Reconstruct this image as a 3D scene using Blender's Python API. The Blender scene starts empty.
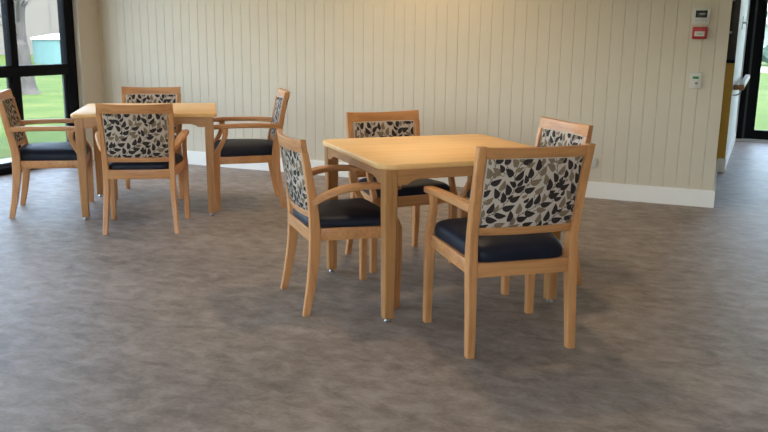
import bpy, bmesh, math, random
from mathutils import Vector, Matrix
C = bpy.context.scene.collection
R = math.radians
PI = math.pi

# ---------------------------------------------------------------- materials
def newmat(name):
    m = bpy.data.materials.new(name); m.use_nodes = True
    nt = m.node_tree; b = nt.nodes['Principled BSDF']
    return m, nt, b
def nd(nt, t, **k):
    n = nt.nodes.new(t)
    for a, v in k.items():
        if a in n.inputs: n.inputs[a].default_value = v
        else: setattr(n, a, v)
    return n
def ramp(nt, fac, stops):
    r = nt.nodes.new('ShaderNodeValToRGB'); e = r.color_ramp.elements
    while len(e) > 1: e.remove(e[-1])
    e[0].position = stops[0][0]; e[0].color = (*stops[0][1], 1)
    for p, c in stops[1:]:
        x = e.new(p); x.color = (*c, 1)
    nt.links.new(fac, r.inputs['Fac']); return r
def plain(name, col, rough=.5, metal=0., spec=.5, var=0.03, scale=30, bump=0.):
    m, nt, b = newmat(name)
    b.inputs['Roughness'].default_value = rough; b.inputs['Metallic'].default_value = metal
    b.inputs['Specular IOR Level'].default_value = spec
    tc = nd(nt, 'ShaderNodeTexCoord'); n = nd(nt, 'ShaderNodeTexNoise', Scale=scale, Detail=3.)
    nt.links.new(tc.outputs['Object'], n.inputs['Vector'])
    r = ramp(nt, n.outputs['Fac'], [(.3, tuple(c*(1-var) for c in col)), (.7, tuple(min(1, c*(1+var)) for c in col))])
    nt.links.new(r.outputs['Color'], b.inputs['Base Color'])
    if bump:
        bp = nd(nt, 'ShaderNodeBump', Strength=bump, Distance=.001)
        nt.links.new(n.outputs['Fac'], bp.inputs['Height']); nt.links.new(bp.outputs['Normal'], b.inputs['Normal'])
    return m
def wood(name, col, axis, rough=.42, contrast=.2, scale=1.):
    m, nt, b = newmat(name)
    tc = nd(nt, 'ShaderNodeTexCoord'); mp = nd(nt, 'ShaderNodeMapping')
    s = [38*scale]*3; s[axis] = 2.2*scale; mp.inputs['Scale'].default_value = s
    nt.links.new(tc.outputs['Object'], mp.inputs['Vector'])
    n = nd(nt, 'ShaderNodeTexNoise', Scale=1.6, Detail=5., Roughness=.6, Distortion=.6)
    nt.links.new(mp.outputs['Vector'], n.inputs['Vector'])
    n2 = nd(nt, 'ShaderNodeTexNoise', Scale=.35, Detail=2.)
    nt.links.new(mp.outputs['Vector'], n2.inputs['Vector'])
    a = nd(nt, 'ShaderNodeMath', operation='MULTIPLY'); a.inputs[1].default_value = .6
    nt.links.new(n.outputs['Fac'], a.inputs[0])
    a2 = nd(nt, 'ShaderNodeMath', operation='MULTIPLY_ADD'); a2.inputs[1].default_value = .4
    nt.links.new(n2.outputs['Fac'], a2.inputs[0]); nt.links.new(a.outputs[0], a2.inputs[2])
    d = contrast
    r = ramp(nt, a2.outputs[0], [(.3, (col[0]*(1-d*1.5), col[1]*(1-d*2), col[2]*(1-d*2.4))), (.5, col),
                                 (.7, (col[0]*(1+d), col[1]*(1+d), col[2]*(1+d)))])
    nt.links.new(r.outputs['Color'], b.inputs['Base Color'])
    b.inputs['Roughness'].default_value = rough
    b.inputs['Coat Weight'].default_value = .04; b.inputs['Coat Roughness'].default_value = .25
    bp = nd(nt, 'ShaderNodeBump', Strength=.08, Distance=.001)
    nt.links.new(n.outputs['Fac'], bp.inputs['Height']); nt.links.new(bp.outputs['Normal'], b.inputs['Normal'])
    return m

WC = (.56, .26, .098)
M = {}
M['wood_z'] = wood('chair_wood_upright', WC, 2)
M['wood_x'] = wood('chair_wood_cross', WC, 0)
M['wood_y'] = wood('chair_wood_side', WC, 1)
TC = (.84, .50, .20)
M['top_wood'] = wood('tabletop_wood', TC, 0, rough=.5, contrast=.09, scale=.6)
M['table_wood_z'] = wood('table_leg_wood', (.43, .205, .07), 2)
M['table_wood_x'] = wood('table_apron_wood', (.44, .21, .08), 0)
M['vinyl'] = plain('navy_vinyl', (.0065, .0092, .021), rough=.5, spec=.25, var=.1, scale=300, bump=.05)
M['cloth'] = plain('patterned_cloth_ground', (.57, .475, .395), rough=.75, var=.05, scale=500, spec=.3)
M['leaf_dark'] = plain('cloth_dark_leaf', (.028, .019, .018), rough=.7, var=.1, scale=200, spec=.3)
M['leaf_taupe'] = plain('cloth_taupe_leaf', (.22, .155, .10), rough=.7, var=.1, scale=200, spec=.3)
M['metal'] = plain('glide_metal', (.5, .5, .5), rough=.3, metal=1.)
M['wall'] = plain('painted_boards', (.62, .542, .425), rough=.62, var=.015, scale=6, spec=.3)
M['plaster'] = plain('cream_plaster', (.62, .54, .44), rough=.7, var=.015, scale=8, spec=.3)
M['hallpaint'] = plain('pale_hall_paint', (.62, .64, .60), rough=.6, var=.015, scale=8)
M['white'] = plain('white_gloss_trim', (.84, .80, .74), rough=.35, var=.01, scale=10)
M['ceil'] = plain('ceiling_paint', (.78, .77, .74), rough=.8, var=.01, scale=5)
M['black'] = plain('black_aluminium', (.0065, .007, .009), spec=.06, rough=.55, var=.1, scale=40)
M['grey_al'] = plain('grey_aluminium', (.022, .025, .032), rough=.4, var=.1, scale=40)
M['sill'] = plain('threshold_metal', (.55, .54, .52), rough=.4, metal=.3)
M['mustard'] = plain('mustard_paint', (.60, .34, .035), rough=.55, var=.03, scale=8)
M['dark_panel'] = plain('dark_brown_panel', (.022, .015, .01), rough=.4, var=.3, scale=12)
M['rail_wood'] = wood('handrail_wood', (.35, .17, .07), 0)
M['plastic'] = plain('white_plastic', (.60, .57, .51), rough=.4, var=.01)
M['plastic_grey'] = plain('grey_plastic', (.30, .29, .27), rough=.4, var=.02)
M['screen'] = plain('dark_display', (.012, .012, .013), rough=.2, var=.1)
M['red'] = plain('red_plastic', (.42, .025, .025), rough=.35, var=.03)
M['green'] = plain('green_plate', (.02, .20, .06), rough=.4, var=.03)
M['bark'] = plain('grey_bark', (.022, .020, .018), rough=.9, var=.35, scale=6, bump=.6)
M['tank'] = plain('teal_tank', (.036, .085, .083), rough=.6, var=.04, scale=2)
M['tank_lid'] = plain('pale_tank_lid', (.5, .5, .5), rough=.5, var=.02, scale=2)
M['shed'] = plain('beige_cladding', (.048, .044, .038), rough=.8, var=.06, scale=1.2)
M['shed_seam'] = plain('cladding_seam', (.040, .038, .038), rough=.8)
M['concrete'] = plain('pale_concrete', (.22, .215, .205), rough=.85, var=.07, scale=5)
M['hedge'] = plain('pale_green_hedge', (.085, .135, .12), rough=.9, var=.35, scale=3)

# vinyl floor, mottled taupe
m, nt, b = newmat('mottled_floor'); M['floor'] = m
tc = nd(nt, 'ShaderNodeTexCoord'); mp = nd(nt, 'ShaderNodeMapping')
mp.inputs['Scale'].default_value = (1.0, 1.45, 1.); mp.inputs['Rotation'].default_value = (0, 0, R(8))
nt.links.new(tc.outputs['Object'], mp.inputs['Vector'])
n1 = nd(nt, 'ShaderNodeTexNoise', Scale=8., Detail=7., Roughness=.68, Distortion=.35)
n2 = nd(nt, 'ShaderNodeTexNoise', Scale=1.1, Detail=3., Roughness=.5)
n3 = nd(nt, 'ShaderNodeTexNoise', Scale=60., Detail=3., Roughness=.6)
for n in (n1, n2, n3): nt.links.new(mp.outputs['Vector'], n.inputs['Vector'])
a = nd(nt, 'ShaderNodeMath', operation='MULTIPLY'); a.inputs[1].default_value = .62
nt.links.new(n1.outputs['Fac'], a.inputs[0])
a2 = nd(nt, 'ShaderNodeMath', operation='MULTIPLY_ADD'); a2.inputs[1].default_value = .22
nt.links.new(n2.outputs['Fac'], a2.inputs[0]); nt.links.new(a.outputs[0], a2.inputs[2])
a3 = nd(nt, 'ShaderNodeMath', operation='MULTIPLY_ADD'); a3.inputs[1].default_value = .16
nt.links.new(n3.outputs['Fac'], a3.inputs[0]); nt.links.new(a2.outputs[0], a3.inputs[2])
r = ramp(nt, a3.outputs[0], [(.37, (.165, .132, .112)), (.5, (.266, .214, .181)), (.63, (.375, .308, .265))])
nt.links.new(r.outputs['Color'], b.inputs['Base Color'])
b.inputs['Roughness'].default_value = .5; b.inputs['Specular IOR Level'].default_value = .18
bp = nd(nt, 'ShaderNodeBump', Strength=.12, Distance=.001)
nt.links.new(n3.outputs['Fac'], bp.inputs['Height']); nt.links.new(bp.outputs['Normal'], b.inputs['Normal'])

# lawn
m, nt, b = newmat('lawn_grass'); M['lawn'] = m
tc = nd(nt, 'ShaderNodeTexCoord')
n1 = nd(nt, 'ShaderNodeTexNoise', Scale=.9, Detail=7., Roughness=.65); nt.links.new(tc.outputs['Object'], n1.inputs['Vector'])
r = ramp(nt, n1.outputs['Fac'], [(.35, (.020, .037, .005)), (.5, (.031, .053, .0075)), (.66, (.052, .062, .014))])
nt.links.new(r.outputs['Color'], b.inputs['Base Color']); b.inputs['Roughness'].default_value = .95
b.inputs['Specular IOR Level'].default_value = .1

# window glass: clear with a weak mirror reflection
m = bpy.data.materials.new('window_glass'); m.use_nodes = True; nt = m.node_tree
nt.nodes.remove(nt.nodes['Principled BSDF']); out = nt.nodes['Material Output']
tr = nd(nt, 'ShaderNodeBsdfTransparent'); tr.inputs['Color'].default_value = (.93, .96, .95, 1)
gl = nd(nt, 'ShaderNodeBsdfGlossy', Roughness=.02); lw = nd(nt, 'ShaderNodeLayerWeight', Blend=.5)
pw = nd(nt, 'ShaderNodeMath', operation='POWER'); pw.inputs[1].default_value = 4.; nt.links.new(lw.outputs['Facing'], pw.inputs[0])
fr = nd(nt, 'ShaderNodeMath', operation='MULTIPLY_ADD'); fr.inputs[1].default_value = .6; fr.inputs[2].default_value = .03; nt.links.new(pw.outputs[0], fr.inputs[0])
mx = nd(nt, 'ShaderNodeMixShader'); nt.links.new(fr.outputs[0], mx.inputs[0])
nt.links.new(tr.outputs[0], mx.inputs[1]); nt.links.new(gl.outputs[0], mx.inputs[2])
nt.links.new(mx.outputs[0], out.inputs['Surface']); M['glass'] = m
def emis(name, col, s):
    m, nt, b = newmat(name); b.inputs['Emission Color'].default_value = (*col, 1)
    b.inputs['Emission Strength'].default_value = s; b.inputs['Base Color'].default_value = (.8, .8, .8, 1); return m
M['lamp'] = emis('lamp_lens', (1, .82, .6), 6)

# ---------------------------------------------------------------- mesh helpers
def finish(name, bm, mats, parent=None, smooth=None, bevel=0):
    if not isinstance(mats, (list, tuple)): mats = [mats]
    bmesh.ops.recalc_face_normals(bm, faces=bm.faces[:]) if smooth != 'keep' else None
    if bevel:
        bmesh.ops.bevel(bm, geom=[e for e in bm.edges if len(e.link_faces) == 2 and e.calc_face_angle(0) > .5],
                        offset=bevel, segments=2, affect='EDGES', profile=.5)
    me = bpy.data.meshes.new(name); bm.to_mesh(me); bm.free()
    for mm in mats: me.materials.append(mm)
    if smooth or bevel:
        for p in me.polygons: p.use_smooth = True
        me.set_sharp_from_angle(angle=R(38))
    o = bpy.data.objects.new(name, me); C.objects.link(o)
    if parent: o.parent = parent
    return o
def box(bm, c, s, rz=0, mat=0):
    r = bmesh.ops.create_cube(bm, size=1.0)
    mm = Matrix.Translation(c) @ Matrix.Rotation(rz, 4, 'Z') @ Matrix.Diagonal((*s, 1))
    bmesh.ops.transform(bm, matrix=mm, verts=r['verts'])
    if mat:
        for f in {f for v in r['verts'] for f in v.link_faces}: f.material_index = mat
    return r['verts']
def bb(bm, x0, x1, y0, y1, z0, z1, mat=0):
    return box(bm, ((x0+x1)/2, (y0+y1)/2, (z0+z1)/2), (x1-x0, y1-y0, z1-z0), mat=mat)
def loft(bm, rings, cap=True, closed=True):
    vs = [[bm.verts.new(p) for p in r] for r in rings]
    n = len(rings[0])
    for a, b in zip(vs, vs[1:]):
        for i in range(n if closed else n-1):
            j = (i+1) % n
            bm.faces.new((a[i], a[j], b[j], b[i]))
    if cap:
        bm.faces.new(vs[0][::-1]); bm.faces.new(vs[-1])
    return vs
def catmull(pts, n):
    P = [Vector(p) for p in pts]; P = [2*P[0]-P[1]] + P + [2*P[-1]-P[-2]]
    out = []
    for i in range(1, len(P)-2):
        for k in range(n):
            t = k/n
            out.append(.5*((2*P[i])+(-P[i-1]+P[i+1])*t+(2*P[i-1]-5*P[i]+4*P[i+1]-P[i+2])*t*t+(-P[i-1]+3*P[i]-3*P[i+1]+P[i+2])*t**3))
    out.append(P[-2]); return out
def rsec(w, d, c):      # chamfered rectangle section, half sizes from full w, d
    w /= 2; d /= 2
    return [(-w+c, -d), (w-c, -d), (w, -d+c), (w, d-c), (w-c, d), (-w+c, d), (-w, d-c), (-w, -d+c)]
def post(bm, pts, ch=.004, n=5):     # pts: (x,y,z,w,d) upright loft with horizontal sections
    P = [(p[0], p[1], p[2]) for p in pts]; S = [(p[3], p[4], 0) for p in pts]
    PP = catmull(P, n); SS = catmull(S, n)
    loft(bm, [[(p.x+a, p.y+b, p.z) for a, b in rsec(s.x, s.y, ch)] for p, s in zip(PP, SS)])
def bar(bm, pts, ch=.004, n=5):      # pts: (x,y,z,width across,height) roughly horizontal sweep
    PP = catmull([p[:3] for p in pts], n); SS = catmull([(p[3], p[4], 0) for p in pts], n)
    rings = []
    for i, p in enumerate(PP):
        t = (PP[min(i+1, len(PP)-1)]-PP[max(i-1, 0)]).normalized()
        side = t.cross(Vector((0, 0, 1))).normalized(); up = side.cross(t)
        rings.append([p+side*a+up*b for a, b in rsec(SS[i].x, SS[i].y, ch)])
    loft(bm, rings)
def tube(bm, pts, rad, n=8, sub=4):
    PP = catmull(pts, sub); RR = catmull([(r, 0, 0) for r in rad], sub)
    rings = []
    for i, p in enumerate(PP):
        t = (PP[min(i+1, len(PP)-1)]-PP[max(i-1, 0)]).normalized()
        a = t.orthogonal().normalized() if not rings else (aa-t*aa.dot(t)).normalized()
        aa = a; b = t.cross(a)
        rings.append([p+(a*math.cos(2*PI*k/n)+b*math.sin(2*PI*k/n))*RR[i].x for k in range(n)])
    loft(bm, rings)
def lathe(bm, prof, c=(0, 0, 0), n=20):
    loft(bm, [[(c[0]+r*math.cos(2*PI*k/n), c[1]+r*math.sin(2*PI*k/n), c[2]+z) for k in range(n)] for r, z in prof])

def tag(o, label=None, cat=None, group=None, kind=None):
    if label: o['label'] = label
    if cat: o['category'] = cat
    if group: o['group'] = group
    if kind: o['kind'] = kind
    return o
def thing(name, label, cat, loc=(0, 0, 0), rz=0, group=None):
    o = bpy.data.objects.new(name, None); C.objects.link(o); o.empty_display_size = .1
    o.location = loc; o.rotation_euler = (0, 0, rz); return tag(o, label, cat, group)
def dup(root, loc, rz, label, name=None):
    c = root.copy(); C.objects.link(c); c.location = loc; c.rotation_euler = (0, 0, rz); c['label'] = label
    for ch in list(root.children):
        d = ch.copy(); C.objects.link(d); d.parent = c
        for g in list(ch.children):
            e = g.copy(); C.objects.link(e); e.parent = d
    return c

# ---------------------------------------------------------------- room frame
WA = math.atan(-.4085)                      # direction of the boarded wall
KX, KY = -2.9379, 8.57673                   # its left corner
U = Vector((math.cos(WA), math.sin(WA), 0)); V = Vector((math.sin(WA), -math.cos(WA), 0))
def P(u, v, z=0): return Vector((KX, KY, z)) + U*u + V*v
# room meshes are built in (u, -v, z) and placed with this matrix
RM = Matrix.Translation((KX, KY, 0)) @ Matrix.Rotation(WA, 4, 'Z')
def room(name, bm, mats, **k):
    o = finish(name, bm, mats, **k); o.matrix_world = RM; return o
def uvb(bm, u0, u1, v0, v1, z0, z1, mat=0): return bb(bm, u0, u1, -v1, -v0, z0, z1, mat)
CH = 2.7
UE = 5.958                                  # free end of the boarded wall
U1, V1 = 9.6, 9.8                           # extent of the room
VD = -4.83                                  # hall end with the glazed door

bm = bmesh.new(); uvb(bm, -.2, U1+.2, VD-.25, V1+.2, -.12, 0)
o = room('floor', bm, M['floor']); tag(o, kind='structure')
bm = bmesh.new(); uvb(bm, -.55, U1+.35, VD-.4, V1+.35, CH, CH+.15)
o = room('ceiling', bm, M['ceil']); tag(o, kind='structure')

# boarded wall with V grooves
bm = bmesh.new()
prof = [(0, 0)]
for k in range(-28, 33):
    u = 2.762+.0972*k
    if .01 < u < UE-.01: prof += [(u-.0028, 0), (u, .0035), (u+.0028, 0)]
prof += [(UE, 0)]
pf = [(u, d) for u, d in prof] + [(UE, .15), (0, .15)]
lo = [bm.verts.new((u, d, 0)) for u, d in pf]; hi = [bm.verts.new((u, d, CH)) for u, d in pf]
n = len(pf)
for i in range(n):
    j = (i+1) % n; bm.faces.new((lo[i], lo[j], hi[j], hi[i]))
bm.faces.new(hi); bm.faces.new(lo[::-1])
o = room('wall_back', bm, M['wall']); tag(o, kind='structure')
bm = bmesh.new(); uvb(bm, UE-.15, UE, -1.93, -.15, 0, CH)
o = room('wall_hall_side', bm, M['wall']); tag(o, kind='structure')
bm = bmesh.new()
uvb(bm, .018, UE+.016, 0, .016, 0, .128); uvb(bm, UE, UE+.016, -1.93, 0, 0, .128)
uvb(bm, .018, UE+.012, 0, .010, .128, .135)
o = room('baseboard_back', bm, M['white']); tag(o, kind='structure')

# mustard pier with a dark panel on it
bm = bmesh.new(); uvb(bm, UE-.1, 6.036, -2.1, -1.93, 0, CH)
o = room('wall_pier', bm, M['mustard']); tag(o, kind='structure')
bm = bmesh.new(); uvb(bm, UE+.016, 6.046, -1.93, -1.916, 0, .138)
o = room('baseboard_pier', bm, M['white']); tag(o, kind='structure')
t = thing('wall_panel', 'dark brown panel on the narrow mustard wall strip beside the hallway', 'panel', P(5.995, -1.93, 1.07), WA)
bm = bmesh.new(); bb(bm, -.035, .0405, -.022, 0, .03, 1.0); finish('board', bm, M['dark_panel'], t, bevel=.003)
bm = bmesh.new(); bb(bm, -.038, .0415, -.034, 0, 0, .032); finish('bottom_edge', bm, M['black'], t, bevel=.003)
for z in (.28, .58):
    bm = bmesh.new(); bb(bm, -.036, -.012, -.032, -.022, z, z+.02); finish('catch', bm, M['metal'], t, bevel=.003)

# pale hall wall running to the door
def hallpt(s, off=0): # s 0..1
    a = Vector((6.030, 1.95)); b = Vector((6.150, -VD)); d = (b-a); nn = Vector((d.y, -d.x)).normalized()
    return a+d*s+nn*off
def hallbox(bm, s0, s1, o0, o1, z0, z1):
    q = [hallpt(s0, o0), hallpt(s1, o0), hallpt(s1, o1), hallpt(s0, o1)]
    loft(bm, [[(p.x, p.y, z) for p in q] for z in (z0, z1)])
bm = bmesh.new(); hallbox(bm, 0, 1, -.14, 0, 0, CH)
o = room('wall_hall_left', bm, M['hallpaint']); tag(o, kind='structure')
bm = bmesh.new(); hallbox(bm, 0, 1, 0, .014, 0, .14)
o = room('baseboard_hall', bm, M['white']); tag(o, kind='structure')
# handrail on the hall wall
hq = [hallpt(s, .075) for s in (.07, .97)]
t = thing('handrail', 'timber handrail with a rounded end along the pale hallway wall', 'handrail', P(hq[0].x, -hq[0].y, 0), WA+math.atan2((hq[1]-hq[0]).y, (hq[1]-hq[0]).x))
Lr = (hq[1]-hq[0]).length
bm = bmesh.new(); bb(bm, 0, Lr, -.035, .025, .800, .855); bb(bm, 0, .06, .02, .068, .800, .855); finish('rail', bm, M['rail_wood'], t, bevel=.012)
bm = bmesh.new(); bb(bm, .012, Lr-.012, -.030, .020, .8545, .859); finish('top_sheen', bm, M['plastic'], t, bevel=.001)  # pale strip stands for the light reflected along the rail top
for x in (.1, Lr*.5, Lr-.2):
    bm = bmesh.new(); tube(bm, [(x, .0, .81), (x, .0, .77), (x, .035, .745), (x, .072, .745)], [.007]*4); finish('bracket', bm, M['metal'], t, smooth=True)
# small latch plate on hall wall
q = hallpt(.42, 0.0); t = thing('wall_catch', 'small metal door catch high on the pale hallway wall', 'catch', P(q.x, -q.y, 1.47), WA+math.atan2((hq[1]-hq[0]).y, (hq[1]-hq[0]).x))
bm = bmesh.new(); bb(bm, -.03, .03, -.008, .0, -.07, .07); finish('plate', bm, M['plastic_grey'], t, bevel=.002)
bm = bmesh.new(); tube(bm, [(0, -.005, 0), (0, -.04, 0), (.0, -.05, -.03)], [.01, .01, .008]); finish('hook', bm, M['metal'], t, smooth=True)

# glazed hall door, three panels wide
bm = bmesh.new(); uvb(bm, 6.12, U1, VD-.2, VD, 2.35, CH); uvb(bm, 8.7, U1, VD-.2, VD, 0, 2.35)
o = room('wall_hall_end', bm, M['hallpaint']); tag(o, kind='structure')
bm = bmesh.new()
uvb(bm, 6.12, 6.165, VD-.14, VD+.03, 0, 2.35)       # pale reveal
o = room('trim_1', bm, M['white']); tag(o, kind='structure')
bm = bmesh.new()
uvb(bm, 6.165, 6.235, VD-.12, VD+.02, 0, 2.35)
uvb(bm, 8.62, 8.7, VD-.12, VD+.02, 0, 2.35); uvb(bm, 6.235, 8.62, VD-.12, VD+.02, 2.27, 2.35)
door = room('door_1', bm, M['black'], bevel=.003); tag(door, kind='structure')
bm = bmesh.new(); uvb(bm, 6.235, 6.262, VD-.10, VD-.015, .03, 2.27)
o = finish('seal_strip', bm, M['grey_al'], door)
for (a, bq) in ((6.26, 7.05), (7.05, 7.84), (7.84, 8.62)):
    bm = bmesh.new()
    w = .115
    uvb(bm, a, a+w, VD-.08, VD-.02, .03, 2.27); uvb(bm, bq-.07, bq, VD-.08, VD-.02, .03, 2.27)
    uvb(bm, a+w, bq-.07, VD-.08, VD-.02, .03, .145); uvb(bm, a+w, bq-.07, VD-.08, VD-.02, 2.15, 2.27)
    lf = finish('door_leaf', bm, M['black'], door)
    bm = bmesh.new(); uvb(bm, a+w, bq-.07, VD-.056, VD-.050, .145, 2.15); finish('pane', bm, M['glass'], lf)
bm = bmesh.new(); uvb(bm, 6.165, 8.7, VD-.12, VD+.05, 0, .03); finish('threshold', bm, M['sill'], door)

# left wall: short plaster strip and the glazing
WV = .28
bm = bmesh.new()
uvb(bm, -.22, 0, -.15, WV, 0, CH); uvb(bm, -.22, 0, WV, V1, 2.45, CH); uvb(bm, -.22, 0, 8.3, V1, 0, 2.45)
o = room('wall_left', bm, M['plaster']); tag(o, kind='structure')
bm = bmesh.new(); uvb(bm, 0, .016, 0, WV, 0, .13)
o = room('baseboard_left', bm, M['white']); tag(o, kind='structure')
ucut = [1.065+.70*k for k in range(0, 11)]
F0, F1 = -.14, -.06
bm = bmesh.new()
uvb(bm, F0, F1, WV, .405, 0, 2.45)
uvb(bm, F0, F1, 8.2, 8.3, 0, 2.45); uvb(bm, F0, F1, .455, 8.2, 2.36, 2.45)
win = room('window_1', bm, M['black'], bevel=.004); tag(win, kind='structure')
bm = bmesh.new(); uvb(bm, F0, F1+.004, .405, 8.2, .875, .978); finish('transom', bm, M['black'], win, bevel=.004)
bm = bmesh.new(); uvb(bm, F0-.02, F1+.01, .405, 8.2, 0, .068); finish('bottom_rail', bm, M['black'], win, bevel=.004)
for c in ucut[:-1]:
    bm = bmesh.new(); uvb(bm, F0, F1, c-.05, c+.03, .068, 2.36); finish('mullion', bm, M['black'], win, bevel=.004)
prev = .405
for c in ucut[:-1] + [8.25]:
    bm = bmesh.new()
    a, bq = prev, c-.05
    uvb(bm, F0+.03, F1-.03, a, a+.035, .068, .875); uvb(bm, F0+.03, F1-.03, bq-.035, bq, .068, .875)
    uvb(bm, F0+.03, F1-.03, a, bq, .068, .10)
    sash = finish('sash', bm, M['grey_al'], win)
    bm = bmesh.new(); uvb(bm, -.103, -.097, a+.035, bq-.035, .10, .875); finish('pane', bm, M['glass'], sash)
    bm = bmesh.new(); uvb(bm, -.103, -.097, a, bq, .978, 2.36); finish('pane', bm, M['glass'], sash)
    prev = c+.03

# remaining walls of the room
bm = bmesh.new()
uvb(bm, -.22, 4.2, V1, V1+.2, 0, CH); uvb(bm, 7.54, U1+.2, V1, V1+.2, 0, CH); uvb(bm, 4.2, 7.54, V1, V1+.2, 2.4, CH); uvb(bm, 4.2, 7.54, V1, V1+.2, 0, 1.0)
o = room('wall_front', bm, M['plaster']); tag(o, kind='structure')
bm = bmesh.new()
for k in range(3): uvb(bm, 4.2+k*1.63, 4.28+k*1.63, V1+.05, V1+.12, 1.0, 2.4)
uvb(bm, 4.2, 7.54, V1+.05, V1+.12, 1.0, 1.08); uvb(bm, 4.2, 7.54, V1+.05, V1+.12, 2.32, 2.4)
w2 = room('fill_window', bm, M['black']); tag(w2, kind='structure')  # unseen window added behind the camera to brighten surfaces facing it
bm = bmesh.new(); uvb(bm, 4.2, 7.54, V1+.08, V1+.085, 1.08, 2.32); finish('pane', bm, M['glass'], w2)
bm = bmesh.new(); uvb(bm, U1, U1+.2, VD-.2, V1, 0, CH)
o = room('wall_right', bm, M['plaster']); tag(o, kind='structure')

# ---------------------------------------------------------------- outside
bm = bmesh.new(); bmesh.ops.create_grid(bm, x_segments=2, y_segments=2, size=90)
bmesh.ops.translate(bm, verts=bm.verts[:], vec=(0, 20, -.14))
o = finish('lawn', bm, M['lawn']); tag(o, kind='structure')
bm = bmesh.new(); uvb(bm, -1.0, -.2, -6, 12, -.13, -.03)
uvb(bm, 5.5, U1, VD-1.1, VD-.25, -.13, -.02)
o = room('paving', bm, M['concrete']); tag(o, kind='structure')
bm = bmesh.new(); uvb(bm, 2, 30, -40.5, -33.5, -.135, -.09)
o = room('path', bm, M['concrete']); tag(o, kind='structure')

def far(xi, d, z=0):   # ground point at distance d along heading given by slope xi = x/y
    return Vector((xi*d, d, z))
# bare tree
tx = (29-384)/839*1.0
T0 = Vector((-8.3, 19.1, -.14))
t = thing('bare_tree', 'bare grey tree with a forked trunk standing on the lawn', 'tree', T0)
random.seed(5)
def tr(pts, rad, nm):
    bm = bmesh.new(); tube(bm, pts, rad, n=9); return finish(nm, bm, M['bark'], t, smooth=True)
k = .0254*.95
def tp(x, y, dy=0): return ((x-29.5)*k, dy, (91-y)*k)
tr([tp(32, 92.5), tp(31, 84), tp(29.5, 70), tp(28, 56), tp(26.5, 46), tp(26.5, 40)], [.27, .205, .19, .19, .20, .16], 'trunk')
tr([tp(27.5, 48), tp(28, 36), tp(28.5, 22), tp(30, 10), tp(32, -6), tp(30, -30), tp(34, -60)], [.16, .135, .12, .11, .085, .07, .03], 'branch')
tr([tp(24.5, 46), tp(20, 34), tp(18, 26), tp(22, 17), tp(25, 6), tp(26, -15), tp(22, -50)], [.12, .10, .075, .07, .06, .05, .02], 'branch')
tr([tp(19, 28), tp(12, 20, .2), tp(3, 17, .4), tp(-8, 8, .5), tp(-20, -20, .4)], [.06, .055, .05, .035, .01], 'branch')
tr([tp(27, 30), tp(31, 14, -.2), tp(36, 2, -.4), tp(40, -20, -.5)], [.05, .045, .035, .01], 'branch')
for i in range(16):
    bx, by = random.choice([(29, 12), (27, 24), (33, 6), (20, 34), (22, 18), (30, -8), (26, -14), (27, 40)])
    a = random.uniform(-1.1, 1.1); L = random.uniform(10, 26); dd = random.uniform(-.8, .8)
    tr([tp(bx, by), tp(bx+math.sin(a)*L*.5+1, by-math.cos(a)*L*.45, dd*.5), tp(bx+math.sin(a)*L, by-math.cos(a)*L, dd)], [.018, .012, .004], 'twig')
# teal tank
tk = Vector((-13.9, 38.5, -.14))
t = thing('water_tank', 'round teal tank with a pale lid on the far side of the lawn', 'tank', tk)
bm = bmesh.new(); lathe(bm, [(2.2, 0), (2.2, 1.02), (2.15, 1.06)], n=48); finish('tank_body', bm, M['tank'], t, smooth=True)
bm = bmesh.new(); lathe(bm, [(2.27, 1.05), (2.27, 1.12), (1.4, 1.28), (.3, 1.42), (.02, 1.43)], n=48); finish('lid', bm, M['tank_lid'], t, smooth=True)
# beige clad building
t = thing('clad_building', 'beige clad building wall beyond the lawn and the teal tank', 'building', (-20, 50, -.14), R(20))
bm = bmesh.new(); bb(bm, -16, 12, 0, 8, 0, 6.5); finish('wall', bm, M['shed'], t)
bm = bmesh.new()
for k_ in range(-7, 6): bb(bm, k_*2.2, k_*2.2+.05, -.03, 0, 0, 6.5)
finish('wall_seams', bm, M['shed_seam'], t)
bm = bmesh.new(); bb(bm, -16.4, 12.4, -.6, 8.4, 6.5, 6.8); finish('roof', bm, M['shed_seam'], t)
# hedge far beyond the hall door
random.seed(3)
bm = bmesh.new()
bmesh.ops.create_grid(bm, x_segments=60, y_segments=14, size=1)
for v in bm.verts:
    x, y = v.co.x, v.co.y
    v.co = Vector((x*9, math.cos(y*1.5)*-1.2+random.uniform(-.25, .25), (y+1)*1.6+random.uniform(-.25, .25)))
o = finish('hedge', bm, M['hedge'], smooth=True); o.location = P(12, -46, -.1); o.rotation_euler = (0, 0, WA)
tag(o, 'pale green hedge beyond the lawn seen through the hallway door', 'hedge')

# ---------------------------------------------------------------- wall devices
def wthing(name, label, cat, u, z): return thing(name, label, cat, P(u, 0.0, z), WA)
t = wthing('thermostat', 'white wall controller with a dark screen, above the red call point', 'thermostat', 5.753, 1.465)
bm = bmesh.new(); bb(bm, -.064, .064, -.022, 0, -.060, .060); finish('housing', bm, M['plastic'], t, bevel=.004)
bm = bmesh.new(); bb(bm, -.041, .041, -.0245, -.020, -.012, .040); finish('display', bm, M['screen'], t, bevel=.001)
bm = bmesh.new()
for i in range(4): bb(bm, -.04+i*.023, -.028+i*.023, -.0238, -.020, -.036, -.030)
finish('buttons', bm, M['plastic_grey'], t); t.children[-1]['kind'] = 'stuff'
t = wthing('call_point', 'red break-glass call point with a white label on the boarded wall', 'call point', 5.752, 1.339)
bm = bmesh.new(); bb(bm, -.052, .052, -.045, 0, -.045, .045); finish('housing', bm, M['red'], t, bevel=.007)
bm = bmesh.new(); bb(bm, -.036, .036, -.0475, -.044, -.024, .012); finish('label_plate', bm, M['plastic'], t, bevel=.001)
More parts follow.
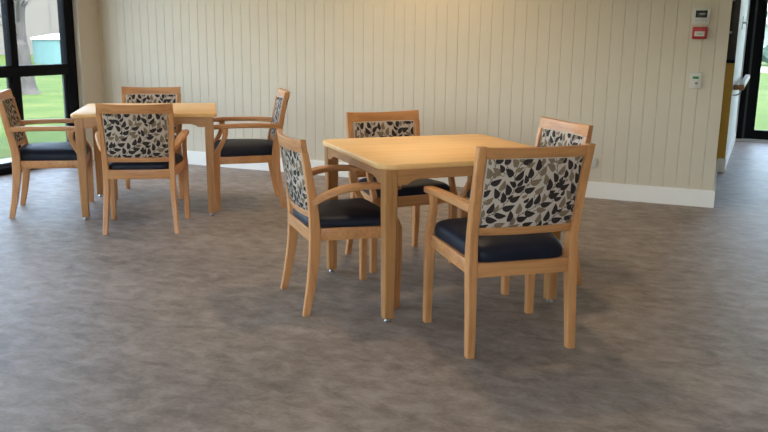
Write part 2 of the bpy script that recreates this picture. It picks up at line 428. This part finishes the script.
bm = bmesh.new(); bb(bm, -.024, .024, -.0482, -.0474, -.006, -.001); bb(bm, -.018, .018, -.0482, -.0474, -.014, -.010); finish('marking', bm, M['plastic_grey'], t)
t = wthing('wall_switch', 'white switch plate with a green marker below the red call point', 'switch', 5.753, .985)
bm = bmesh.new(); bb(bm, -.046, .046, -.014, 0, -.060, .060); finish('plate', bm, M['plastic'], t, bevel=.004)
bm = bmesh.new(); bb(bm, -.022, .022, -.0165, -.013, .010, .028); finish('marker', bm, M['green'], t, bevel=.001)
bm = bmesh.new(); bb(bm, -.002, .018, -.018, -.013, -.032, -.014); finish('button', bm, M['plastic_grey'], t, bevel=.002)
t = wthing('power_outlet', 'white power outlet low on the wall just above the skirting', 'outlet', 5.0, .293)
bm = bmesh.new(); bb(bm, -.055, .055, -.012, 0, -.036, .036); finish('plate', bm, M['plastic'], t, bevel=.003)
for s in (-1, 1):
    bm = bmesh.new(); bb(bm, s*.028-.009, s*.028+.009, -.016, -.011, .012, .026); finish('rocker', bm, M['plastic'], t, bevel=.001)

# ---------------------------------------------------------------- leaf pattern
def leaf_pattern(W, H, seed):
    rnd = random.Random(seed)
    leaves, stems = [], []
    def shape(x, y, a, L, w):
        pts = []
        for s in range(12):
            t = s/12*2*PI
            px = L*.5*math.cos(t); hw = w*.52*math.sin(t)*(1-.30*math.cos(t)) ; bend = .12*L*(px/L*2)**2
            if abs(math.cos(t)-1) < .01: px = L*.60
            pts.append((x+px*math.cos(a)-(hw+bend)*math.sin(a), y+px*math.sin(a)+(hw+bend)*math.cos(a)))
        return pts
    def ok(x, y, a, L, w):
        for (x2, y2, a2, L2, w2) in [l[:5] for l in leaves]:
            if (x-x2)**2+(y-y2)**2 > .0045: continue
            for s in (-.40, -.2, 0, .2, .44):
                for s2 in (-.40, -.2, 0, .2, .44):
                    dx = x+s*L*math.cos(a)-x2-s2*L2*math.cos(a2); dy = y+s*L*math.sin(a)-y2-s2*L2*math.sin(a2)
                    if dx*dx+dy*dy < (.74*(w+w2)*.5)**2: return False
        return True
    vines = []
    arcs = [[(-.01, .03), (.07, .07), (.12, .14), (.12, .21), (.16, .29)],
            [(.10, -.02), (.17, .05), (.25, .09), (.31, .17), (.29, .28)],
            [(.26, -.02), (.34, .04), (.41, .10), (.45, .20)],
            [(.15, .12), (.20, .19), (.26, .24), (.36, .27)],
            [(.0, .15), (.03, .21), (.02, .28)],
            [(.30, .15), (.36, .17), (.40, .24), (.47, .27)]]
    for a in arcs:
        pp = catmull([(x*W/.43, y*H/.265, 0) for x, y in a], 14); vines.append(pp)
        stems.append([(p.x, p.y) for p in pp])
        acc = 0; side = 1; last = pp[0]
        for i in range(1, len(pp)-1):
            acc += (pp[i]-last).length; last = pp[i]
            if acc > .017:
                acc = 0; side = -side
                tt = (pp[i+1]-pp[i-1]).normalized(); ang = math.atan2(tt.y, tt.x)
                la = ang+side*rnd.uniform(.55, .8); L = rnd.uniform(.042, .049); w = rnd.uniform(.023, .026)
                dist = .021+L*.28
                cx = pp[i].x+math.cos(ang+side*.75)*dist; cy = pp[i].y+math.sin(ang+side*.75)*dist
                if ok(cx, cy, la, L, w):
                    leaves.append((cx, cy, la, L, w, 1 if rnd.random() < .68 else 2))
                    stems.append([(pp[i].x, pp[i].y), (pp[i].x*.6+cx*.4+math.cos(ang)*.003, pp[i].y*.6+cy*.4+math.sin(ang)*.003), (cx-math.cos(la)*L*.4, cy-math.sin(la)*L*.4)])
    for it in range(5200):
        x, y = rnd.uniform(0, W), rnd.uniform(0, H)
        best = min(((v[i]-Vector((x, y, 0))).length, i, v) for v in vines for i in range(0, len(v)-1, 6))
        i, v = best[1], best[2]; tt = (v[i+1]-v[i]).normalized()
        la = math.atan2(tt.y, tt.x)+rnd.choice((-1, 1))*rnd.uniform(.2, .9)
        L = .042 if it < 1600 else (.034 if it < 3600 else .026); w = L*rnd.uniform(.50, .58)
        if ok(x, y, la, L, w):
            leaves.append((x, y, la, L, w, 2 if rnd.random() < .52 else 1))
            if L > .03:
                bx, by = x-math.cos(la)*L*.45, y-math.sin(la)*L*.45
                stems.append([(bx, by), (bx-math.cos(la+.3)*.010, by-math.sin(la+.3)*.010), (bx-math.cos(la+.7)*.020, by-math.sin(la+.7)*.020)])
    polys = []
    for st in stems:
        for a, b in zip(st, st[1:]):
            d = Vector((b[0]-a[0], b[1]-a[1])); l = d.length
            if l < 1e-5: continue
            nx, ny = -d.y/l*.0011, d.x/l*.0011
            polys.append(([(a[0]-nx, a[1]-ny), (b[0]-nx, b[1]-ny), (b[0]+nx, b[1]+ny), (a[0]+nx, a[1]+ny)], 1, 0))
    for l in leaves: polys.append((shape(*l[:5]), l[5], 1))
    # clip to the panel
    def clip(poly):
        for ax, lim, sg in ((0, 0., 1), (0, W, -1), (1, 0., 1), (1, H, -1)):
            out = []
            for i in range(len(poly)):
                p, q = poly[i], poly[(i+1) % len(poly)]
                pi, qi = (p[ax]-lim)*sg >= 0, (q[ax]-lim)*sg >= 0
                if pi: out.append(p)
                if pi != qi:
                    f = (lim-p[ax])/(q[ax]-p[ax]); out.append((p[0]+(q[0]-p[0])*f, p[1]+(q[1]-p[1])*f))
            poly = out
            if len(poly) < 3: return None
        return poly
    res = []
    for p, m_, k_ in polys:
        c = clip(p)
        if c: res.append((c, m_, k_))
    return res

# ---------------------------------------------------------------- chair
def make_chair(label, square, straight=False):
    t = thing('dining_chair', label, 'chair', group=None)
    # square: near chair, posts run full height with straight legs; else the crest sits over the posts
    yf = lambda z: -.178-.012*max(0, z-.45)/.13 if z < .58 else -.19-(z-.58)*.19   # rear line of the back
    for s in (-1, 1):
        bm = bmesh.new()
        if square:
            pts = [(.2300, -.222, 0, .034, .038), (.2280, -.212, .14, .036, .044), (.2255, -.198, .30, .038, .052), (.2245, -.190, .40, .038, .055),
                   (.2250, -.193, .50, .037, .050), (.2285, -.222, .66, .036, .043), (.2330, -.276, .882, .035, .034)]
        else:
            pts = [(.2320, -.232, 0, .031, .034), (.2240, -.206, .13, .033, .042), (.2150, -.186, .27, .035, .050), (.2120, -.180, .38, .036, .054),
                   (.2140, -.184, .48, .035, .048), (.2200, -.203-.012*straight, .64, .034, .040), (.2270, -.232-.012*straight, .800+.010*straight, .033, .030)]
        post(bm, [(s*x, y, z, w, d) for x, y, z, w, d in pts]); finish('leg', bm, M['wood_z'], t, smooth=True)
    for s in (-1, 1):
        bm = bmesh.new()
        pts = [(.258, .230, 0, .034, .034), (.257, .232, .15, .037, .038), (.255, .232, .32, .040, .044), (.255, .230, .425, .038, .047)]
        post(bm, [(s*x, y, z, w, d) for x, y, z, w, d in pts]); finish('leg', bm, M['wood_z'], t, smooth=True)
    zt = .635
    for s in (-1, 1):
        bm = bmesh.new()
        if straight:
            pts = [(.232, -.200, .622, .034, .036), (.244, -.10, .628, .042, .034), (.256, .03, .630, .047, .032), (.262, .15, .628, .047, .032), (.262, .245, .622, .045, .030)]
        else:
            pts = [(.224, -.188, .556, .034, .036), (.246, -.14, .588, .042, .036), (.266, -.07, .618, .048, .034), (.279, .02, .634, .052, .031), (.277, .13, .634, .050, .030), (.266, .235, .622, .046, .028)]
        bar(bm, [(s*x, y, z, w, h) for x, y, z, w, h in pts], ch=.006); arm = finish('arm', bm, M['wood_y'], t, smooth=True)
        bm = bmesh.new()
        pts = [(.255, .230, .400, .036, .046), (.256, .222, .445, .032, .040), (.259, .194, .500, .030, .034), (.262, .172, .555, .030, .034), (.264, .170, .595, .030, .042), (.264, .176, .624, .030, .050)]
        post(bm, [(s*x, y, z, w, d) for x, y, z, w, d in pts]); finish('arm_support', bm, M['wood_z'], arm, smooth=True)
    # seat frame
    bm = bmesh.new()
    xr, xf = (.2245, .255) if square else (.213, .255)
    z0, z1 = (.334, .394) if square else ((.344, .400) if straight else (.364, .425))
    def side(s):
        w = .022
        a = Vector((s*(xr+.004), -.19)); b = Vector((s*(xf+.004), .235))
        q = [a, b, b-Vector((s*w, 0)), a-Vector((s*w, 0))]
        if s < 0: q = q[::-1]
        loft(bm, [[(p.x, p.y, z) for p in q] for z in (z0+.002, z1)])
    side(1); side(-1)
    bb(bm, -xr+.012, xr-.012, -.208, -.184, z0, z1); bb(bm, -xf+.012, xf-.012, .220, .243, z0, z1)
    tilt = .030 if square else 0.
    for v in bm.verts: v.co.z += tilt*(v.co.y+.2)/.43
    finish('seat_frame', bm, M['wood_x'], t, bevel=.002)
    # cushion
    bm = bmesh.new(); rings = []
    def outline(ins, z, N=64):
        out = []
        for k in range(N):
            a = 2*PI*k/N; ca, sa = math.cos(a), math.sin(a)
            e = .26
            x = math.copysign(abs(ca)**e, ca); y = math.copysign(abs(sa)**e, sa)
            yy = .020+y*(.222-ins); f = (yy+.2)/.44
            hw = (.204 if square else .196)*(1-f)+.257*f-ins
            out.append((x*hw, yy, z))
        return out
    top = .492-z1 if not square else .480-z1
    for ins, z in ((.008, .393), (.001, .400), (0, .412), (0, .430), (.004, .445), (.011, .457), (.023, .467), (.045, .476), (.08, .482), (.12, .488), (.18, .492)):
        zz = z1+(z-.397)*top/.095
        rings.append(outline(ins, zz))
    loft(bm, rings)
    for v in bm.verts: v.co.z += tilt*(v.co.y+.2)/.43
    finish('seat_cushion', bm, M['vinyl'], t, smooth=True)
    # curved back members: bow concave to the sitter
    lean = .235 if square else .155+.045*straight
    def yback(z): return -.186-(z-.50)*lean if z > .5 else -.186
    def curved(x0, z0, z1, th, bow, mat, name, sag=0., NX=22, NZ=2, bev=.003):
        bm = bmesh.new(); rings = []
        for i in range(NX+1):
            x = -x0+2*x0*i/NX; q = 1-(x/x0)**2
            off = -bow*q
            ring = []
            zt_ = z1-sag*q
            sec = [(0-th/2, z0+bev), (-th/2, zt_-bev), (-th/2+bev, zt_), (th/2-bev, zt_), (th/2, zt_-bev), (th/2, z0+bev), (th/2-bev, z0), (-th/2+bev, z0)]
            for dy, z in sec: ring.append((x, yback(z)+off+dy, z))
            rings.append(ring)
        loft(bm, rings); return finish(name, bm, mat, t, smooth=True)
    if square:
        curved(.219, .832, .878, .026, .022, M['wood_x'], 'crest_rail', sag=.002)
        px, zl0, zl1, zp1 = .212, .510, .545, .834
    else:
        up = .010*straight
        curved(.240, .796+up, .862+up, .027, .034, M['wood_x'], 'crest_rail', sag=.009)
        px, zl0, zl1, zp1 = .205, .476, .508, .800+up
    curved(px, zl0, zl1, .024, .020, M['wood_x'], 'lower_rail')
    # upholstered panel with leaf pattern on both faces
    bm = bmesh.new(); NX, NZ = 28, 10; W2 = px-.004; za, zb = zl1-.004, zp1+.002; th = .032
    bowz = lambda z: .020+(.026-.020)*(z-za)/(zb-za)
    def surf(x, z, side_, lift=0.):
        q = 1-(x/px)**2
        ex = min(1, (W2-abs(x))/.014, (z-za)/.012, (zb-z)/.012); ex = max(0, ex)
        puff = math.sin(ex*PI/2)*.007
        return Vector((x, yback(z)-bowz(z)*q+side_*(th/2-.007+puff+lift), z))
    for side_ in (-1, 1):
        g = [[bm.verts.new(surf(-W2+2*W2*i/NX, za+(zb-za)*j/NZ, side_)) for i in range(NX+1)] for j in range(NZ+1)]
        for j in range(NZ):
            for i in range(NX):
                f = (g[j][i], g[j][i+1], g[j+1][i+1], g[j+1][i])
                bm.faces.new(f if side_ < 0 else f[::-1])
        if side_ < 0: ga = g
    for i in range(NX):
        bm.faces.new((ga[0][i], g[0][i], g[0][i+1], ga[0][i+1])); bm.faces.new((ga[NZ][i], ga[NZ][i+1], g[NZ][i+1], g[NZ][i]))
    for j in range(NZ):
        bm.faces.new((ga[j][0], ga[j+1][0], g[j+1][0], g[j][0])); bm.faces.new((ga[j][NX], g[j][NX], g[j+1][NX], ga[j+1][NX]))
    pat = leaf_pattern(2*W2-.008, zb-za-.008, 11 if square else 7)
    for side_ in (-1, 1):
        for poly, mi, kd in pat:
            lift = .0012 if kd else .0007
            pts = [surf(-W2+.004+p[0], za+.004+p[1], side_, lift) for p in poly]
            c = sum(pts, Vector())/len(pts)
            cx = sum(p[0] for p in poly)/len(poly); cz = sum(p[1] for p in poly)/len(poly)
            cv = bm.verts.new(surf(-W2+.004+cx, za+.004+cz, side_, lift))
            vs = [bm.verts.new(p) for p in pts]
            for i in range(len(vs)):
                a, b_ = vs[i], vs[(i+1) % len(vs)]
                tri = (cv, a, b_)
                nrm = (a.co-cv.co).cross(b_.co-cv.co)
                if nrm.length < 1e-10: continue
                if nrm.y*side_ < 0: tri = (cv, b_, a)
                bm.faces.new(tri).material_index = mi
    p = finish('back_panel', bm, [M['cloth'], M['leaf_dark'], M['leaf_taupe']], t, smooth='keep')
    p['label'] = 'leaf patterned upholstered back panel'
    return t

chairs = {  # x, y, heading, label
 'A': (-.231, 3.9586, -69.5, 'armchair at the left edge of the near table, back to the far table'),
 'B': (.0879, 4.6829, 205.66, 'armchair behind the near table, facing the camera with its back to the boarded wall'),
 'C': (.5187, 3.4597, 16.3, 'nearest armchair, seen from behind, with a full leaf patterned back panel in view'),
 'D': (.7525, 4.3613, 110.9, 'armchair at the right of the near table, mostly hidden by the nearest armchair'),
 'E': (-2.4323, 5.9433, -75.15, 'armchair beside the black framed window at the left end of the far table'),
 'F': (-1.6256, 5.4625, 8.0, 'armchair seen from behind, pushed up to the front of the far table'),
 'G': (-1.9069, 6.6202, 188.66, 'armchair behind the far table with only its crest and upper back visible'),
 'H': (-1.0575, 6.2932, 103.57, 'armchair in profile at the right end of the far table, facing the window'),
}
ca = make_chair(chairs['A'][3], False)
cc = make_chair(chairs['C'][3], True, True)
ce = make_chair(chairs['E'][3], False, True)
for k_, (x, y, a, lb) in chairs.items():
    if k_ == 'A': o = ca; o.scale = (.96, .96, .966)
    elif k_ == 'C': o = cc
    elif k_ == 'E': o = ce
    elif k_ in 'H': o = dup(ce, (0, 0, 0), 0, lb)
    else: o = dup(ca, (0, 0, 0), 0, lb)
    if k_ in 'FGD': o.scale = (.985, 1, .99)
    if k_ == 'B': o.scale = (.98, .90, .99); x -= .008; y += .02
    if k_ == 'E': o.scale = (1, 1.07, 1); x -= .02
    o.location = (x, y, 0); o.rotation_euler = (0, 0, R(a))
    o['group'] = 'armchairs around the near table' if k_ in 'ABCD' else 'armchairs around the far table'

# ---------------------------------------------------------------- table
def rrect(a, b, r, n=8):
    out = []
    for sx, sy, a0 in ((1, 1, 0), (-1, 1, 90), (-1, -1, 180), (1, -1, 270)):
        for i in range(n+1):
            t = R(a0+90*i/n); out.append((sx*(a-r)+r*math.cos(t), sy*(b-r)+r*math.sin(t)))
    return out
def make_table(label, a, b, rr, lx, ly):
    t = thing('dining_table', label, 'table')
    H = .74; th = .026
    bm = bmesh.new(); rings = []
    for ins, z in ((.006, H-th), (.001, H-th+.003), (0, H-th+.006), (.0, H-.005), (.001, H-.002), (.0035, H)):
        rings.append([(x, y, z) for x, y in rrect(a-ins, b-ins, rr-ins*.5)])
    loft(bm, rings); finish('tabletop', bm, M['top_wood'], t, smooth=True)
    for sx in (-1, 1):
        for sy in (-1, 1):
            bm = bmesh.new()
            w = .062
            post(bm, [(sx*lx, sy*ly, .02, .049, .049), (sx*lx, sy*ly, .12, .052, .052), (sx*lx, sy*ly, .40, .058, .058), (sx*lx, sy*ly, .60, w, w), (sx*lx, sy*ly, H-th, w, w)], ch=.005)
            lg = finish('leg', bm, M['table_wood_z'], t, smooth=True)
            bm = bmesh.new(); lathe(bm, [(.016, 0), (.017, .004), (.012, .009), (.009, .022)], c=(sx*lx, sy*ly, 0), n=14)
            g = finish('glide', bm, M['metal'], lg, smooth=True); g['label'] = 'small metal foot glide'
    # aprons with shaped brackets at the legs
    zt, zm, zl = H-th, H-th-.046, H-th-.070
    def apron(half, off, along):
        L = half-.031+.004
        prof = [(-L, zt), (-L, zl)]
        for s in (-1, 1):
            seq = [(L, zl), (L-.045, zl), (L-.055, zl+.004), (L-.070, zm-.010), (L-.095, zm-.002), (L-.13, zm)]
            if s < 0: prof += [(-x, z) for x, z in seq[1:]]
            else: prof += seq[::-1]
        prof += [(L, zt)]
        bm = bmesh.new()
        for (o0, o1) in (off,):
            rings = [[(x, o0, z) if along == 'x' else (o0, x, z) for x, z in prof], [(x, o1, z) if along == 'x' else (o1, x, z) for x, z in prof]]
            loft(bm, rings)
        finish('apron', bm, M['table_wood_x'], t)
    for s in (-1, 1):
        e = s*(ly+.028); apron(lx, (e, e-s*.02), 'x')
        e = s*(lx+.028); apron(ly, (e, e-s*.02), 'y')
    return t
t1 = make_table('square timber table in the foreground with rounded corners, four armchairs around it', .492, .470, .075, .435, .430)
t1.location = (.2724, 4.1619, 0); t1.rotation_euler = (0, 0, R(21.2))
t2 = make_table('square timber table further back by the window, four armchairs around it', .492, .455, .030, .435, .425)
t2.location = (-1.7655, 6.1422, 0); t2.rotation_euler = (0, 0, R(12.2))
for t in (t1, t2): t['group'] = 'timber dining tables'

# ---------------------------------------------------------------- lights
def spot(u, v, e, col, size=150, blend=.8):
    l = bpy.data.lights.new('downlight_lamp', 'SPOT'); l.energy = e; l.color = col; l.spot_size = R(size); l.spot_blend = blend; l.shadow_soft_size = .09
    return l
def downlight(u, v, e, col=(1, .74, .45)):
    t = thing('downlight', 'round recessed ceiling downlight', 'light', P(u, v, CH), WA, 'recessed downlights')
    bm = bmesh.new(); lathe(bm, [(.065, -.004), (.065, 0), (.05, 0), (.05, -.004)]); finish('trim_ring', bm, M['white'], t)
    bm = bmesh.new(); lathe(bm, [(.05, -.006), (.05, -.001)]); finish('lens', bm, M['lamp'], t)
    l = spot(u, v, e, col); o = bpy.data.objects.new('lamp', l); C.objects.link(o); o.parent = t; o.location = (0, 0, -.012)
for (u, v, e) in ((3.6, .75, 45), (1.7, .75, 14), (4.6, 2.9, 34), (4.6, 6.2, 8), (1.9, 6.2, 14), (7.4, 4.6, 16), (8.2, 1.6, 10)):
    downlight(u, v, e)
# daylight portals in the glazing
def portal(c, rot, sx, sy):
    l = bpy.data.lights.new('portal', 'AREA'); l.shape = 'RECTANGLE'; l.size = sx; l.size_y = sy; l.cycles.is_portal = True
    o = bpy.data.objects.new('window_portal', l); C.objects.link(o); o.location = c; o.rotation_euler = rot
portal(P(-.2, 4.3, 1.2), (R(90), 0, WA-R(90)), 7.9, 2.4)
portal(P(7.4, VD-.14, 1.2), (R(90), 0, WA), 2.5, 2.3)
portal(P(5.87, V1+.15, 1.7), (R(90), 0, WA+R(180)), 3.3, 1.4)

sun = bpy.data.lights.new('sun', 'SUN'); sun.energy = .8; sun.angle = R(.5); sun.color = (1, .95, .87)
o = bpy.data.objects.new('sun', sun); C.objects.link(o)
d = (-U*.28 - V*.75 + Vector((0, 0, -.95))).normalized()      # travels away from the camera, along the glazing
d = (-U*.10 - V*.55 + Vector((0, 0, -1.0))).normalized()
o.rotation_euler = d.to_track_quat('-Z', 'Y').to_euler(); o.location = (0, 0, 12)

w = bpy.data.worlds.new('world'); bpy.context.scene.world = w; w.use_nodes = True; nt = w.node_tree
bg = nt.nodes['Background']; sk = nt.nodes.new('ShaderNodeTexSky'); sk.sky_type = 'NISHITA'
sk.sun_disc = False; sk.sun_elevation = R(55); sk.sun_rotation = R(150); sk.dust_density = 2.5; sk.air_density = 1.0
hs = nt.nodes.new('ShaderNodeHueSaturation'); hs.inputs['Saturation'].default_value = .76
nt.links.new(sk.outputs[0], hs.inputs['Color']); nt.links.new(hs.outputs[0], bg.inputs['Color']); bg.inputs['Strength'].default_value = 1.15

# ---------------------------------------------------------------- camera
cam = bpy.data.cameras.new('camera'); co = bpy.data.objects.new('camera', cam); C.objects.link(co)
cam.sensor_width = 36; cam.lens = 819.497*36/768; cam.clip_end = 300
p, rl = R(12.4699), R(.7184)
fw = Vector((0, math.cos(p), -math.sin(p))); r0 = Vector((1, 0, 0)); u0 = Vector((0, math.sin(p), math.cos(p)))
cr = r0*math.cos(rl)+u0*math.sin(rl); cu = -r0*math.sin(rl)+u0*math.cos(rl)
mw = Matrix((cr, cu, -fw)).transposed().to_4x4(); mw.translation = (0, 0, 1.2967); co.matrix_world = mw
sc = bpy.context.scene; sc.camera = co
sc.view_settings.view_transform = 'Standard'; sc.view_settings.look = 'None'
sc.view_settings.exposure = 1.45; sc.view_settings.gamma = 1; sc.view_settings.use_curve_mapping = False
sc.cycles.use_denoising = True
sc.cycles.max_bounces = 8; sc.cycles.diffuse_bounces = 5; sc.cycles.transparent_max_bounces = 8
sc.cycles.sample_clamp_indirect = 8
